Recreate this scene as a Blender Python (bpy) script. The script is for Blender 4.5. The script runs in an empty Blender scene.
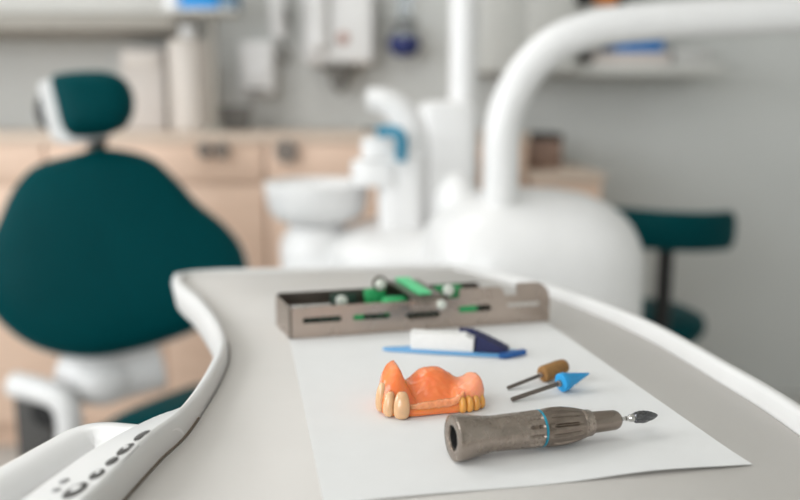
import bpy, bmesh, math, random
from mathutils import Vector, Matrix
random.seed(7)
S = bpy.context.scene
C = S.collection
PI = math.pi

# ------------------------------------------------------------------ camera, light, exposure
TZ = 0.85                       # height of the tray surface
CAMZ = TZ + 0.172
PITCH = math.atan(140 / 800)
cd = bpy.data.cameras.new('camera')
cam = bpy.data.objects.new('camera', cd)
C.objects.link(cam)
cam.location = (0, 0, CAMZ)
cam.rotation_euler = (PI / 2 - PITCH, 0, 0)
cd.sensor_width = 36
cd.lens = 36
cd.clip_start = 0.01
cd.dof.use_dof = True
cd.dof.focus_distance = 0.435
cd.dof.aperture_fstop = 3.4
S.camera = cam

w = bpy.data.worlds.new('daylight')
S.world = w
w.use_nodes = True
w.node_tree.nodes['Background'].inputs[0].default_value = (0.75, 0.87, 1, 1)
w.node_tree.nodes['Background'].inputs[1].default_value = 1.5


def area(name, loc, rot, sx, sy, power, col):
    l = bpy.data.lights.new(name, 'AREA')
    l.shape = 'RECTANGLE'
    l.size, l.size_y = sx, sy
    l.energy = power
    l.color = col
    o = bpy.data.objects.new(name, l)
    o.location = loc
    o.rotation_euler = rot
    C.objects.link(o)
    return o


# daylight entering by the window in the left wall, an added frontal fill lamp, and the two ceiling light panels
area('window_and_fill_light', (-2.36, 0.35, 1.75), (0, -PI / 2, 0), 1.0, 1.4, 52, (0.97, 0.985, 1.0))
area('window_and_fill_light', (-1.45, -1.86, 1.5), (PI / 2, 0, 0), 1.6, 1.3, 66, (0.97, 0.985, 1.0))  # added fill from behind the camera, brightens the back wall
area('ceiling_panel_light', (-0.9, 1.75, 2.655), (0, 0, 0), 1.15, 0.55, 14, (1, 0.985, 0.965))
area('ceiling_panel_light', (-0.6, -0.6, 2.655), (0, 0, 0), 1.15, 0.55, 5, (1, 0.985, 0.965))

S.view_settings.view_transform = 'Standard'
S.view_settings.look = 'None'
S.view_settings.gamma = 1
S.view_settings.use_curve_mapping = False
S.view_settings.exposure = -0.65


# ------------------------------------------------------------------ helpers
def ray(px, py):
    u = (px - 400) / 800
    v = (250 - py) / 800
    return Vector((u, math.cos(PITCH) + v * math.sin(PITCH), -math.sin(PITCH) + v * math.cos(PITCH)))


def onto(px, py, h=0.0):
    """point of the photograph at height h (m) above the tray"""
    d = ray(px, py)
    t = (TZ + h - CAMZ) / d.z
    return Vector((0, 0, CAMZ)) + d * t


def deep(px, py, Y):
    """point of the photograph at distance Y (m) into the room"""
    d = ray(px, py)
    return Vector((0, 0, CAMZ)) + d * (Y / d.y)


def lin(c):
    c = c / 255
    return c / 12.92 if c <= 0.04045 else ((c + 0.055) / 1.055) ** 2.4


def rgb(r, g, b):
    return (lin(r), lin(g), lin(b), 1)


def mat(name, col, rough=0.5, metal=0.0, var=0.04, scale=30, bump=0.0, bscale=None, sss=0.0, sss_r=None,
        trans=0.0, coat=0.0, spec=0.5, rvar=0.0):
    m = bpy.data.materials.new(name)
    m.use_nodes = True
    nt = m.node_tree
    b = nt.nodes['Principled BSDF']
    b.inputs['Roughness'].default_value = rough
    b.inputs['Metallic'].default_value = metal
    b.inputs['Specular IOR Level'].default_value = spec
    tc = nt.nodes.new('ShaderNodeTexCoord')
    nz = nt.nodes.new('ShaderNodeTexNoise')
    nz.inputs['Scale'].default_value = scale
    nz.inputs['Detail'].default_value = 4
    nt.links.new(tc.outputs['Object'], nz.inputs['Vector'])
    rp = nt.nodes.new('ShaderNodeValToRGB')
    rp.color_ramp.elements[0].position = 0.3
    rp.color_ramp.elements[1].position = 0.7
    rp.color_ramp.elements[0].color = tuple(max(0, c * (1 - var)) for c in col[:3]) + (1,)
    rp.color_ramp.elements[1].color = tuple(min(1, c * (1 + var)) for c in col[:3]) + (1,)
    nt.links.new(nz.outputs['Fac'], rp.inputs['Fac'])
    nt.links.new(rp.outputs['Color'], b.inputs['Base Color'])
    if rvar:
        mr = nt.nodes.new('ShaderNodeMapRange')
        mr.inputs['To Min'].default_value = max(0.02, rough - rvar)
        mr.inputs['To Max'].default_value = min(1, rough + rvar)
        nt.links.new(nz.outputs['Fac'], mr.inputs['Value'])
        nt.links.new(mr.outputs['Result'], b.inputs['Roughness'])
    if bump:
        n2 = nt.nodes.new('ShaderNodeTexNoise')
        n2.inputs['Scale'].default_value = bscale or scale * 4
        n2.inputs['Detail'].default_value = 3
        nt.links.new(tc.outputs['Object'], n2.inputs['Vector'])
        bp = nt.nodes.new('ShaderNodeBump')
        bp.inputs['Strength'].default_value = bump
        bp.inputs['Distance'].default_value = 0.001
        nt.links.new(n2.outputs['Fac'], bp.inputs['Height'])
        nt.links.new(bp.outputs['Normal'], b.inputs['Normal'])
    if sss:
        b.inputs['Subsurface Weight'].default_value = sss
        b.inputs['Subsurface Radius'].default_value = sss_r or (1, 0.4, 0.2)
        b.inputs['Subsurface Scale'].default_value = 0.004
    if trans:
        b.inputs['Transmission Weight'].default_value = trans
    if coat:
        b.inputs['Coat Weight'].default_value = coat
        b.inputs['Coat Roughness'].default_value = 0.1
    m['bsdf'] = b.name
    return m


def wood(name, c1, c2):
    m = mat(name, c1, 0.5)
    nt = m.node_tree
    b = nt.nodes['Principled BSDF']
    tc = nt.nodes.new('ShaderNodeTexCoord')
    mp = nt.nodes.new('ShaderNodeMapping')
    mp.inputs['Scale'].default_value = (2, 2, 26)
    nz = nt.nodes.new('ShaderNodeTexNoise')
    nz.inputs['Scale'].default_value = 2.2
    nz.inputs['Detail'].default_value = 6
    rp = nt.nodes.new('ShaderNodeValToRGB')
    rp.color_ramp.elements[0].color = c1
    rp.color_ramp.elements[1].color = c2
    rp.color_ramp.elements[0].position = 0.3
    rp.color_ramp.elements[1].position = 0.7
    nt.links.new(tc.outputs['Object'], mp.inputs['Vector'])
    nt.links.new(mp.outputs['Vector'], nz.inputs['Vector'])
    nt.links.new(nz.outputs['Fac'], rp.inputs['Fac'])
    nt.links.new(rp.outputs['Color'], b.inputs['Base Color'])
    return m


def obj(name, bm, m, parent=None, smooth=True, angle=40):
    bmesh.ops.recalc_face_normals(bm, faces=bm.faces)
    me = bpy.data.meshes.new(name)
    bm.to_mesh(me)
    bm.free()
    o = bpy.data.objects.new(name, me)
    C.objects.link(o)
    me.materials.append(m)
    if smooth:
        for p in me.polygons:
            p.use_smooth = True
        me.set_sharp_from_angle(angle=math.radians(angle))
    if parent:
        o.parent = parent
        o.matrix_parent_inverse = Matrix.Translation(parent.location).inverted() if parent.parent is None else Matrix.Translation(parent.matrix_basis.translation).inverted()
        if parent.type == 'MESH':
            o.matrix_parent_inverse = Matrix.Identity(4)
    return o


def thing(name, label, cat, loc=(0, 0, 0), group=None):
    o = bpy.data.objects.new(name, None)
    o.empty_display_size = 0.02
    C.objects.link(o)
    o.location = loc
    return tag(o, label, cat, group)


def tag(o, label, cat, group=None):
    o['label'] = label
    o['category'] = cat
    if group:
        o['group'] = group
    return o


def struct(o):
    o['kind'] = 'structure'
    return o


def box(bm, x0, x1, y0, y1, z0, z1, bev=0.0, seg=2):
    vs = [bm.verts.new((x, y, z)) for x in (x0, x1) for y in (y0, y1) for z in (z0, z1)]
    fs = [(0, 1, 3, 2), (4, 6, 7, 5), (0, 4, 5, 1), (2, 3, 7, 6), (0, 2, 6, 4), (1, 5, 7, 3)]
    faces = [bm.faces.new([vs[i] for i in f]) for f in fs]
    if bev:
        ed = list({e for f in faces for e in f.edges})
        bmesh.ops.bevel(bm, geom=ed, offset=bev, segments=seg, affect='EDGES', profile=0.5)
    return bm


def bx(x0, x1, y0, y1, z0, z1, bev=0.0, seg=2):
    return box(bmesh.new(), x0, x1, y0, y1, z0, z1, bev, seg)


def loft(bm, loops, cap0=True, cap1=True, closed=True):
    """skin a list of equal-length rings"""
    rings = [[bm.verts.new(p) for p in L] for L in loops]
    n = len(rings[0])
    for a, b in zip(rings, rings[1:]):
        for i in range(n if closed else n - 1):
            j = (i + 1) % n
            bm.faces.new((a[i], a[j], b[j], b[i]))
    if cap0:
        bm.faces.new(rings[0][::-1])
    if cap1:
        bm.faces.new(rings[-1])
    return bm


def frame(d):
    d = Vector(d).normalized()
    up = Vector((0, 0, 1)) if abs(d.z) < 0.95 else Vector((0, 1, 0))
    a = d.cross(up).normalized()
    return d, a, a.cross(d).normalized()


def lathe(bm, base, axis, prof, n=40, mod=None, cap0=True, cap1=True):
    """prof: (distance along the axis, radius); mod(t, angle) scales the radius"""
    d, a, b = frame(axis)
    base = Vector(base)
    loops = []
    for t, r in prof:
        L = []
        for i in range(n):
            th = 2 * PI * i / n
            rr = r * (mod(t, th) if mod else 1)
            L.append(base + d * t + (a * math.cos(th) + b * math.sin(th)) * rr)
        loops.append(L)
    return loft(bm, loops, cap0, cap1)


def spline(pts, k=8, closed=False):
    pts = [Vector(p) for p in pts]
    n = len(pts)
    out = []
    segs = n if closed else n - 1
    for i in range(segs):
        if closed:
            p0, p1, p2, p3 = pts[(i - 1) % n], pts[i], pts[(i + 1) % n], pts[(i + 2) % n]
        else:
            p1, p2 = pts[i], pts[i + 1]
            p0 = pts[i - 1] if i else p1 * 2 - p2
            p3 = pts[i + 2] if i + 2 < n else p2 * 2 - p1
        for j in range(k):
            t = j / k
            out.append(0.5 * ((2 * p1) + (p2 - p0) * t + (2 * p0 - 5 * p1 + 4 * p2 - p3) * t * t + (3 * p1 - p0 - 3 * p2 + p3) * t ** 3))
    if not closed:
        out.append(pts[-1])
    return out


def tube(bm, path, r, n=20, k=8, smooth=True):
    P = spline(path, k) if smooth else [Vector(p) for p in path]
    m = len(P)
    t0 = (P[1] - P[0]).normalized()
    _, a, b = frame(t0)
    loops = []
    for i in range(m):
        t = (P[min(i + 1, m - 1)] - P[max(i - 1, 0)]).normalized()
        a = (a - t * a.dot(t)).normalized()
        b = t.cross(a)
        rr = r(i / (m - 1)) if callable(r) else r
        loops.append([P[i] + (a * math.cos(2 * PI * q / n) + b * math.sin(2 * PI * q / n)) * rr for q in range(n)])
    return loft(bm, loops)


def pillow(bm, outline, nrm, loops, center=None):
    """loft scaled copies of a planar outline along nrm: loops = (inset scale, depth)"""
    c = center or sum(outline, Vector()) / len(outline)
    nrm = Vector(nrm).normalized()
    return loft(bm, [[c + (p - c) * s + nrm * dpt for p in outline] for s, dpt in loops])


def ball(bm, c, rx, ry, rz, nu=24, nv=14):
    c = Vector(c)
    loops = []
    for j in range(1, nv):
        ph = -PI / 2 + PI * j / nv
        loops.append([c + Vector((rx * math.cos(ph) * math.cos(2 * PI * i / nu), ry * math.cos(ph) * math.sin(2 * PI * i / nu), rz * math.sin(ph))) for i in range(nu)])
    return loft(bm, loops)


# ------------------------------------------------------------------ materials
M_white = mat('white_enamel', rgb(236, 235, 234), 0.34, var=0.015, coat=0.2)
M_rim = mat('white_moulding', rgb(220, 219, 217), 0.38, var=0.02)
M_mat = mat('warm_grey_laminate', rgb(201, 197, 192), 0.42, var=0.02, scale=14, bump=0.05, bscale=900)
M_paper = mat('white_paper', rgb(228, 228, 227), 0.85, var=0.008, scale=60, bump=0.08, bscale=700, spec=0.2)
M_teal = mat('teal_leatherette', rgb(0, 62, 66), 0.45, var=0.06, scale=8, bump=0.12, bscale=260, spec=0.05)
M_steel = mat('stainless_steel', rgb(186, 172, 162), 0.28, 1.0, var=0.06, scale=40, rvar=0.1)
M_dsteel = mat('dark_steel', rgb(120, 112, 105), 0.35, 1.0, var=0.08, scale=50)
M_chrome = mat('chrome', rgb(200, 198, 195), 0.15, 1.0, var=0.03)
M_black = mat('black_rubber', rgb(24, 24, 25), 0.6, var=0.1)
M_green = mat('green_silicone', rgb(46, 168, 100), 0.45, var=0.06, scale=60, sss=0.2, sss_r=(0.3, 1, 0.5))
M_wood = wood('pale_beech_veneer', rgb(236, 206, 184), rgb(226, 195, 172))
M_top = wood('beige_worktop', rgb(222, 203, 186), rgb(210, 190, 172))
M_wall = mat('pale_grey_paint', rgb(216, 217, 214), 0.85, var=0.012, scale=3, bump=0.05, bscale=120)
M_ceil = mat('white_ceiling_paint', rgb(235, 234, 230), 0.9, var=0.01)
M_floor = mat('grey_vinyl', rgb(204, 203, 199), 0.45, var=0.06, scale=60)
M_cab = mat('light_grey_laminate', rgb(205, 204, 199), 0.45, var=0.01)
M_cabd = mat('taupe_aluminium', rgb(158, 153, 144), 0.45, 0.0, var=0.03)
M_greyp = mat('grey_plastic', rgb(120, 118, 114), 0.5, var=0.04)
M_blue = mat('blue_plastic', rgb(22, 120, 190), 0.4, var=0.04)
M_cyan = mat('cyan_blue_plastic', rgb(0, 126, 158), 0.35, var=0.03)
M_glass = mat('window_glass', rgb(245, 250, 250), 0.02, var=0.0, trans=1.0)


# ------------------------------------------------------------------ the room
XL, XR, YB, YF, ZC = -2.4, 1.75, 2.8, -1.9, 2.7
struct(obj('floor', bx(XL - .1, XR + .1, YF - .1, YB + .1, -0.1, 0), M_floor, smooth=False))
struct(obj('ceiling', bx(XL - .1, XR + .1, YF - .1, YB + .1, ZC, ZC + .1), M_ceil, smooth=False))
struct(obj('wall_back', bx(XL - .1, XR + .1, YB, YB + .1, 0, ZC), M_wall, smooth=False))
struct(obj('wall_right', bx(XR, XR + .1, YF, YB, 0, ZC), M_wall, smooth=False))
VX0, VX1 = -2.3, -0.6
bm = bmesh.new()
for (x0, x1, z0, z1) in ((XL - .1, VX0, 0, ZC), (VX1, XR + .1, 0, ZC), (VX0, VX1, 0, 0.80), (VX0, VX1, 2.20, ZC)):
    box(bm, x0, x1, YF - .1, YF, z0, z1)
struct(obj('wall_front', bm, M_wall, smooth=False))
bm = bmesh.new()
for (x0, x1, z0, z1) in ((VX0, VX0 + .05, 0.80, 2.20), (VX1 - .05, VX1, 0.80, 2.20), (-1.475, -1.425, 0.85, 2.15),
                         (VX0 + .05, VX1 - .05, 0.80, .85), (VX0 + .05, VX1 - .05, 2.15, 2.20)):
    box(bm, x0, x1, YF - .08, YF - .03, z0, z1)
win = struct(obj('added_fill_window', bm, M_white, smooth=False))  # unseen window added in the front wall to carry the frontal fill
obj('window_pane', bx(VX0 + .05, VX1 - .05, YF - .058, YF - .052, 0.85, 2.15), M_glass, win, smooth=False)
WY0, WY1, WZ0, WZ1 = -0.65, 1.35, 0.80, 2.20
bm = bmesh.new()
for (y0, y1, z0, z1) in ((YF, WY0, 0, ZC), (WY1, YB, 0, ZC), (WY0, WY1, 0, WZ0), (WY0, WY1, WZ1, ZC)):
    box(bm, XL - .1, XL, y0, y1, z0, z1)
struct(obj('wall_left', bm, M_wall, smooth=False))
bm = bmesh.new()
for (y0, y1, z0, z1) in ((WY0, WY0 + .05, WZ0, WZ1), (WY1 - .05, WY1, WZ0, WZ1), (.325, .375, WZ0 + .05, WZ1 - .05),
                         (WY0 + .05, WY1 - .05, WZ0, WZ0 + .05), (WY0 + .05, WY1 - .05, WZ1 - .05, WZ1)):
    box(bm, XL - .08, XL - .03, y0, y1, z0, z1)
win = struct(obj('window_1', bm, M_white, smooth=False))
obj('window_pane', bx(XL - .058, XL - .052, WY0 + .05, WY1 - .05, WZ0 + .05, WZ1 - .05), M_glass, win, smooth=False)


# ------------------------------------------------------------------ base cabinets and worktop along the back wall
CF = 2.26        # front of the cabinets
CT = 0.957       # top of the worktop


M_knob = mat('grey_brown_plastic', rgb(132, 122, 114), .5, var=.05)


def knob(x, z, y, par, r=0.032):
    bm = bmesh.new()
    lathe(bm, (x, y, z), (0, -1, 0), [(0, r * .35), (.012, r * .35), (.013, r * .96), (.02, r), (.026, r * .9), (.0262, r * .45), (.021, r * .4)], 24)
    return obj('knob', bm, M_knob, par)


units = [(-1.62, -1.00), (-1.00, -0.38), (-0.38, 0.02), (0.02, 0.36)]
ulabels = ['pale wooden base cabinet at the left edge, behind left shoulder of teal backrest',
           'pale wooden base cabinet with dark round drawer knobs, right of the teal backrest',
           'pale wooden base cabinet behind the white spittoon bowl',
           'pale wooden base cabinet behind the white upright post and the thick arm']
for (x0, x1), lab in zip(units, ulabels):
    t = thing('base_cabinet', lab, 'cabinet', ((x0 + x1) / 2, 2.5, 0), 'wooden cabinets along the back wall')
    bm = bmesh.new()
    box(bm, x0 + .001, x1 - .001, CF + .02, YB - .004, .1, CT - .03)
    box(bm, x0 + .001, x1 - .001, CF + .08, YB - .004, .0, .1)
    obj('body', bm, M_wood, t, smooth=False)
    dr = obj('drawer', bx(x0 + .004, x1 - .004, CF, CF + .019, CT - .137, CT - .03, .002), M_wood, t)
    if x0 == -1.00:
        knob(deep(206, 149, CF).x, deep(210, 150, CF).z, CF - .0005, dr, .0225)
        knob(deep(223, 149, CF).x, deep(210, 150, CF).z, CF - .0005, dr, .0225)
    elif x0 == -0.38:
        knob(deep(287, 151, CF).x, deep(287, 151, CF).z, CF - .0005, dr, .033)
    else:
        knob((x0 + x1) / 2, CT - .09, CF - .0005, dr, .02)
    xm = (x0 + x1) / 2
    for a, b, hx in ((x0 + .004, xm - .002, xm - .05), (xm + .002, x1 - .004, xm + .05)):
        do = obj('door', bx(a, b, CF, CF + .019, .104, CT - .143, .002), M_wood, t)
        obj('handle', tube(bmesh.new(), [(hx, CF, .70), (hx, CF - .03, .70), (hx, CF - .03, .56), (hx, CF, .56)], .005, 8, smooth=False), M_chrome, do)
bm = bx(-1.63, 0.362, CF - .002, YB - .004, CT - .028, CT, .003)
lz = deep(580, 173, CF).z
t = thing('low_cabinet', 'low pale wooden cabinet at the right end of the cabinet row, behind stool', 'cabinet', (.47, 2.5, 0))
bm = bx(.366, .575, CF + .02, YB - .004, 0, lz - .025)
obj('body', bm, M_wood, t, smooth=False)
obj('top', bx(.364, .580, CF - .005, YB - .004, lz - .0245, lz, .003), M_top, t)
do = obj('door', bx(.370, .571, CF, CF + .019, .06, lz - .03, .002), M_wood, t)
obj('handle', tube(bmesh.new(), [(.40, CF, .70), (.40, CF - .03, .70), (.40, CF - .03, .58), (.40, CF, .58)], .005, 8, smooth=False), M_chrome, do)
c0, c1 = deep(517, 150, 2.42), deep(561, 150, 2.42)
M_brn = mat('brown_card', rgb(150, 124, 110), .7, var=.08, scale=20)
t = tag(obj('carton', bx(.37, c1.x, 2.40, 2.6, lz + .0006, deep(540, 140, 2.4).z, .004), M_brn), 'brown carton standing on the low cabinet right of the thick white arm', 'box')
obj('lid', bx(.368, c1.x + .002, 2.398, 2.602, deep(540, 140, 2.4).z + .0005, deep(540, 140, 2.4).z + .018, .003), M_black, t)
bm = bx(-1.63, 0.362, CF - .002, YB - .004, CT - .028, CT, .003)
tag(obj('worktop', bm, M_top), 'long beige worktop over the wooden cabinets on the back wall', 'worktop')

# ------------------------------------------------------------------ wall cabinets and shelves
# left wall cabinet
p1 = deep(178, 30, 2.48)
t = thing('wall_cabinet', 'pale grey wall cabinet with taupe bottom rail, above the dental chair', 'cabinet', (-1.6, 2.6, p1.z))
x0, x1, z0 = -2.38, p1.x, p1.z
obj('body', bx(x0, x1, 2.50, YB - .003, z0 + .048, z0 + .64, .002), M_cab, t)
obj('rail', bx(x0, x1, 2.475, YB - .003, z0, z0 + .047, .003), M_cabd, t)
for k in range(3):
    a = x0 + (x1 - x0) * k / 3
    obj('door', bx(a + .002, x0 + (x1 - x0) * (k + 1) / 3 - .002, 2.48, 2.499, z0 + .050, z0 + .637, .002), M_cab, t)

# right wall cabinet above the unit
a = deep(474, 70, 2.45)
b = deep(574, 70, 2.45)
t = thing('wall_cabinet', 'light grey wall cabinet between white post and thick white arm', 'cabinet', ((a.x + b.x) / 2, 2.6, a.z))
obj('body', bx(a.x, b.x, 2.47, YB - .003, a.z, a.z + .6, .002), M_cab, t)
xm = (a.x + b.x) / 2
obj('door', bx(a.x + .002, xm - .001, 2.45, 2.469, a.z - .004, a.z + .598, .002), M_cab, t)
obj('door', bx(xm + .001, b.x - .002, 2.45, 2.469, a.z - .004, a.z + .598, .002), M_cab, t)

s0 = b.x + .003
s1 = deep(727, 66, 2.5).x
sz = deep(650, 64, 2.5).z
t = thing('wall_shelf', 'light grey open wall shelf unit on the right, behind thick white arm', 'shelf', ((s0 + s1) / 2, 2.6, sz))
obj('board', bx(s0, s1, 2.5, YB - .003, sz - .032, sz, .003), M_cab, t)
uz = sz + .172
obj('board', bx(s0, s1 - .14, 2.5, YB - .003, uz - .022, uz, .003), M_cab, t)
obj('side_panel', bx(s0, s0 + .016, 2.5, YB - .003, sz + .0005, uz - .0225, .002), M_cab, t)

# things on the shelf
q0, q1 = deep(614, 50, 2.56), deep(661, 50, 2.56)
bz = sz + .0008
bm = bx(deep(592, 50, 2.56).x, deep(668, 50, 2.56).x, 2.53, 2.75, bz, bz + .036, .003)
tag(obj('storage_box', bm, mat('pinkish_white_card', rgb(214, 204, 198), .6)), 'low pinkish white box on the wall shelf under the blue box', 'box')
bm = bx(q0.x, q1.x, 2.535, 2.72, bz + .0365, bz + .078, .004)
tag(obj('storage_box', bm, mat('bright_blue_card', rgb(30, 118, 190), .5)), 'bright blue box on top of the pinkish white box', 'box')
bm = bx(deep(673, 50, 2.56).x, deep(712, 50, 2.56).x, 2.55, 2.74, bz, bz + .05, .004)
tag(obj('storage_box', bm, mat('pale_grey_card', rgb(196, 195, 192), .6)), 'pale grey box at the right end of the wall shelf', 'box')
# binders on the upper shelf
bx0 = deep(581, 3, 2.56).x
tag(obj('binder', bx(bx0, bx0 + .032, 2.53, 2.76, uz + .0006, uz + .30, .003), mat('black_card', rgb(34, 32, 30), .5)),
    'black binder at the top edge behind the white arm, left of orange one', 'binder', 'binders on the upper shelf')
tag(obj('binder', bx(bx0 + .034, bx0 + .104, 2.53, 2.76, uz + .0006, uz + .29, .003), mat('orange_card', rgb(208, 120, 30), .5)),
    'orange binder at the top edge behind the white arm', 'binder', 'binders on the upper shelf')
tag(obj('binder', bx(bx0 + .106, bx0 + .128, 2.53, 2.76, uz + .0006, uz + .30, .003), mat('charcoal_card', rgb(50, 48, 46), .5)),
    'charcoal binder at the top edge behind the white arm, right of orange one', 'binder', 'binders on the upper shelf')

# ------------------------------------------------------------------ things on the worktop and back wall
# big white canister with rounded shoulders
M_offw = mat('off_white_plastic', rgb(214, 206, 198), .4, var=.02)
a, b = deep(170, 100, 2.5), deep(212, 100, 2.5)
cx, r = (a.x + b.x) / 2, (b.x - a.x) / 2
zt = deep(190, 38, 2.5).z
t = thing('canister', 'tall off-white plastic canister with rounded shoulders on worktop, right of headrest', 'canister', (cx, 2.5, CT))
obj('body', lathe(bmesh.new(), (cx, 2.5, CT + .0006), (0, 0, 1), [(0, r * .9), (.006, r), (zt - CT - .035, r), (zt - CT - .016, r * .95), (zt - CT - .004, r * .8), (zt - CT, r * .5)], 28), M_offw, t)
obj('cap', lathe(bmesh.new(), (cx, 2.5, zt + .001), (0, 0, 1), [(0, r * .36), (.005, r * .4), (.03, r * .4), (.034, r * .34)], 20), M_white, t)
# white box left of it
a, b = deep(128, 100, 2.62), deep(170, 100, 2.62)
zt = deep(150, 50, 2.62).z
bm = bx(a.x, b.x, 2.56, 2.76, CT + .0006, zt, .008)
t = tag(obj('tissue_box', bm, mat('pale_pinkish_card', rgb(212, 205, 199), .7)), 'tall pale carton on worktop between headrest and canister', 'box')
obj('flap', bx(a.x + .01, b.x - .01, 2.555, 2.5595, zt - .06, zt - .01, .001), M_offw, t)
# pole stand carrying a cup and boxes
PY = 2.40
cx = deep(214, 80, PY).x
ztop = deep(214, 11, PY).z
t = thing('pole_stand', 'taupe thin pole stand beside the off-white canister', 'stand', (cx, PY, CT))
obj('base', lathe(bmesh.new(), (cx, PY, CT + .0006), (0, 0, 1), [(0, .04), (.008, .04), (.012, .034), (.014, .012)], 28), M_cabd, t)
obj('pole', lathe(bmesh.new(), (cx, PY, CT + .014), (0, 0, 1), [(0, .011), (ztop - CT - .027, .011)], 14), M_cabd, t)
a, b = deep(162, 6, PY), deep(240, 6, PY)
obj('platform', bx(a.x, b.x, PY - .06, PY + .06, ztop - .012, ztop, .003), M_cab, t)
xm1, xm2 = deep(183, 6, PY).x, deep(222, 6, PY).x
zz = ztop + .0006
tag(obj('cup', lathe(bmesh.new(), (deep(173, 5, PY).x, PY, zz), (0, 0, 1), [(0, .024), (.002, .026), (.09, .03), (.09, .027), (.01, .023)], 24, cap1=True), M_white), 'white cup at the top edge beside the bright blue box', 'cup')
tag(obj('glove_box', bx(xm1 + .006, xm2, PY - .055, PY + .055, zz, zz + .12, .003), mat('sky_blue_card', rgb(28, 146, 220), .5)), 'bright blue box on the pole stand at the top edge', 'box')
tag(obj('storage_box', bx(xm2 + .003, b.x - .004, PY - .05, PY + .05, zz, zz + .11, .003), mat('slate_blue_card', rgb(112, 138, 160), .6)), 'slate blue box on the pole stand, right of bright blue one', 'box')

# grey tray of bits on the worktop
a, b = deep(222, 120, 2.6), deep(250, 120, 2.6)
zt = deep(236, 106, 2.6).z
bm = bmesh.new()
loft(bm, [[Vector((a.x + (b.x - a.x) / 2 + (b.x - a.x) / 2 * s * sx, 2.6 + .04 * s * sy, z)) for sx, sy in ((-1, -1), (1, -1), (1, 1), (-1, 1))]
          for s, z in ((.85, CT + .0006), (1, zt), (.92, zt), (.78, CT + .006))])
tag(obj('basket', bm, M_greyp, smooth=False), 'small grey basket on worktop right of the canister', 'basket')

# paper towel dispenser
a, b = deep(240, 70, 2.7), deep(274, 70, 2.7)
t = thing('towel_dispenser', 'white square paper towel dispenser on back wall, right of canister', 'dispenser', ((a.x + b.x) / 2, 2.75, deep(250, 92, 2.7).z))
obj('body', bx(a.x, b.x, 2.69, YB - .002, deep(250, 96, 2.7).z, deep(250, 41, 2.7).z, .012, 3), M_white, t)
obj('slot', bx(a.x + .02, b.x - .02, 2.686, 2.6895, deep(250, 92, 2.7).z, deep(250, 89, 2.7).z), M_greyp, t)
# hanging white handset
a = deep(277, 20, 2.68)
t = thing('wall_handset', 'slim white handset hanging on back wall, beside the soap dispenser', 'handset', (a.x, 2.72, a.z))
obj('body', tube(bmesh.new(), [deep(277, -30, 2.72), deep(277, -5, 2.71), deep(277, 18, 2.7), deep(279, 38, 2.7)], lambda u: .03 - .006 * u, 16), M_white, t)
obj('holder', bx(a.x - .02, a.x + .02, 2.735, YB - .002, a.z - .0, a.z + .05, .004), M_greyp, t)
obj('cord', tube(bmesh.new(), [deep(281, 40, 2.7), deep(288, 55, 2.72), deep(286, 62, 2.75), deep(279, 56, 2.76)], .006, 8), M_greyp, t)
# soap dispenser
a, b = deep(302, 30, 2.64), deep(374, 30, 2.64)
zb, zt = deep(340, 64, 2.64).z, deep(340, -30, 2.64).z
t = thing('soap_dispenser', 'large white wall dispenser with pinkish spot, left of blue liquid bottle', 'dispenser', ((a.x + b.x) / 2, 2.7, zb))
obj('body', bx(a.x, b.x, 2.64, YB - .002, zb, zt, .025, 4), M_white, t)
obj('tank', lathe(bmesh.new(), (a.x + .052, 2.622, zb + .04), (0, 0, 1), [(0, .024), (.01, .036), (zt - zb - .06, .036), (zt - zb - .05, .024)], 20), M_white, t)
q = deep(343, 38, 2.63)
obj('button', lathe(bmesh.new(), (q.x, 2.6395, q.z), (0, -1, 0), [(0, .02), (.006, .02), (.009, .014)], 20), mat('dusty_pink_plastic', rgb(186, 152, 142), .5), t)
obj('nozzle', lathe(bmesh.new(), ((a.x + b.x) / 2, 2.70, zb - .001), (0, 0, -1), [(0, .062), (.02, .055), (.03, .034), (.07, .03), (.075, .014), (.09, .012)], 20), M_greyp, t)
# bottle with blue liquid on a wall bracket
a = deep(404, 44, 2.66)
t = thing('liquid_bottle', 'clear wall bottle holding dark navy liquid, left of white post', 'bottle', (a.x, 2.7, a.z))
M_clear = mat('clear_plastic', rgb(225, 232, 238), .08, var=.0, trans=.9)
M_navyl = mat('navy_liquid', rgb(22, 40, 104), .25, var=.03)
obj('flask', lathe(bmesh.new(), (a.x, 2.69, a.z - .038), (0, 0, 1), [(.0635, .047), (.07, .044), (.1, .026), (.13, .022), (.22, .022)], 28), M_clear, t)
obj('bulb', lathe(bmesh.new(), (a.x, 2.69, a.z - .038), (0, 0, 1), [(0, .02), (.008, .04), (.03, .052), (.045, .0525), (.06, .048)], 28), M_navyl, t)
obj('bracket', bx(a.x - .02, a.x + .02, 2.735, YB - .002, a.z + .06, a.z + .075, .002), M_greyp, t)
obj('clip', lathe(bmesh.new(), (a.x, 2.69, a.z + .062), (0, 0, 1), [(0, .030), (0, .046), (.012, .046), (.012, .030)], 24, cap0=False, cap1=False), M_greyp, t)

# ------------------------------------------------------------------ teal dental chair
chair = thing('dental_chair', 'teal dental chair with white shell and separate headrest, left of tray', 'chair', (-.58, 1.6, 0))
NB = Vector((.30, -1, .22)).normalized()          # the way the backrest faces


def chpt(px, py, Y0=1.60, cx=118, cy=250):
    Y = Y0 + .28 * (px - cx) / 800 * Y0 + .2 * (cy - py) / 800 * Y0
    return deep(px, py, Y)


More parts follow.
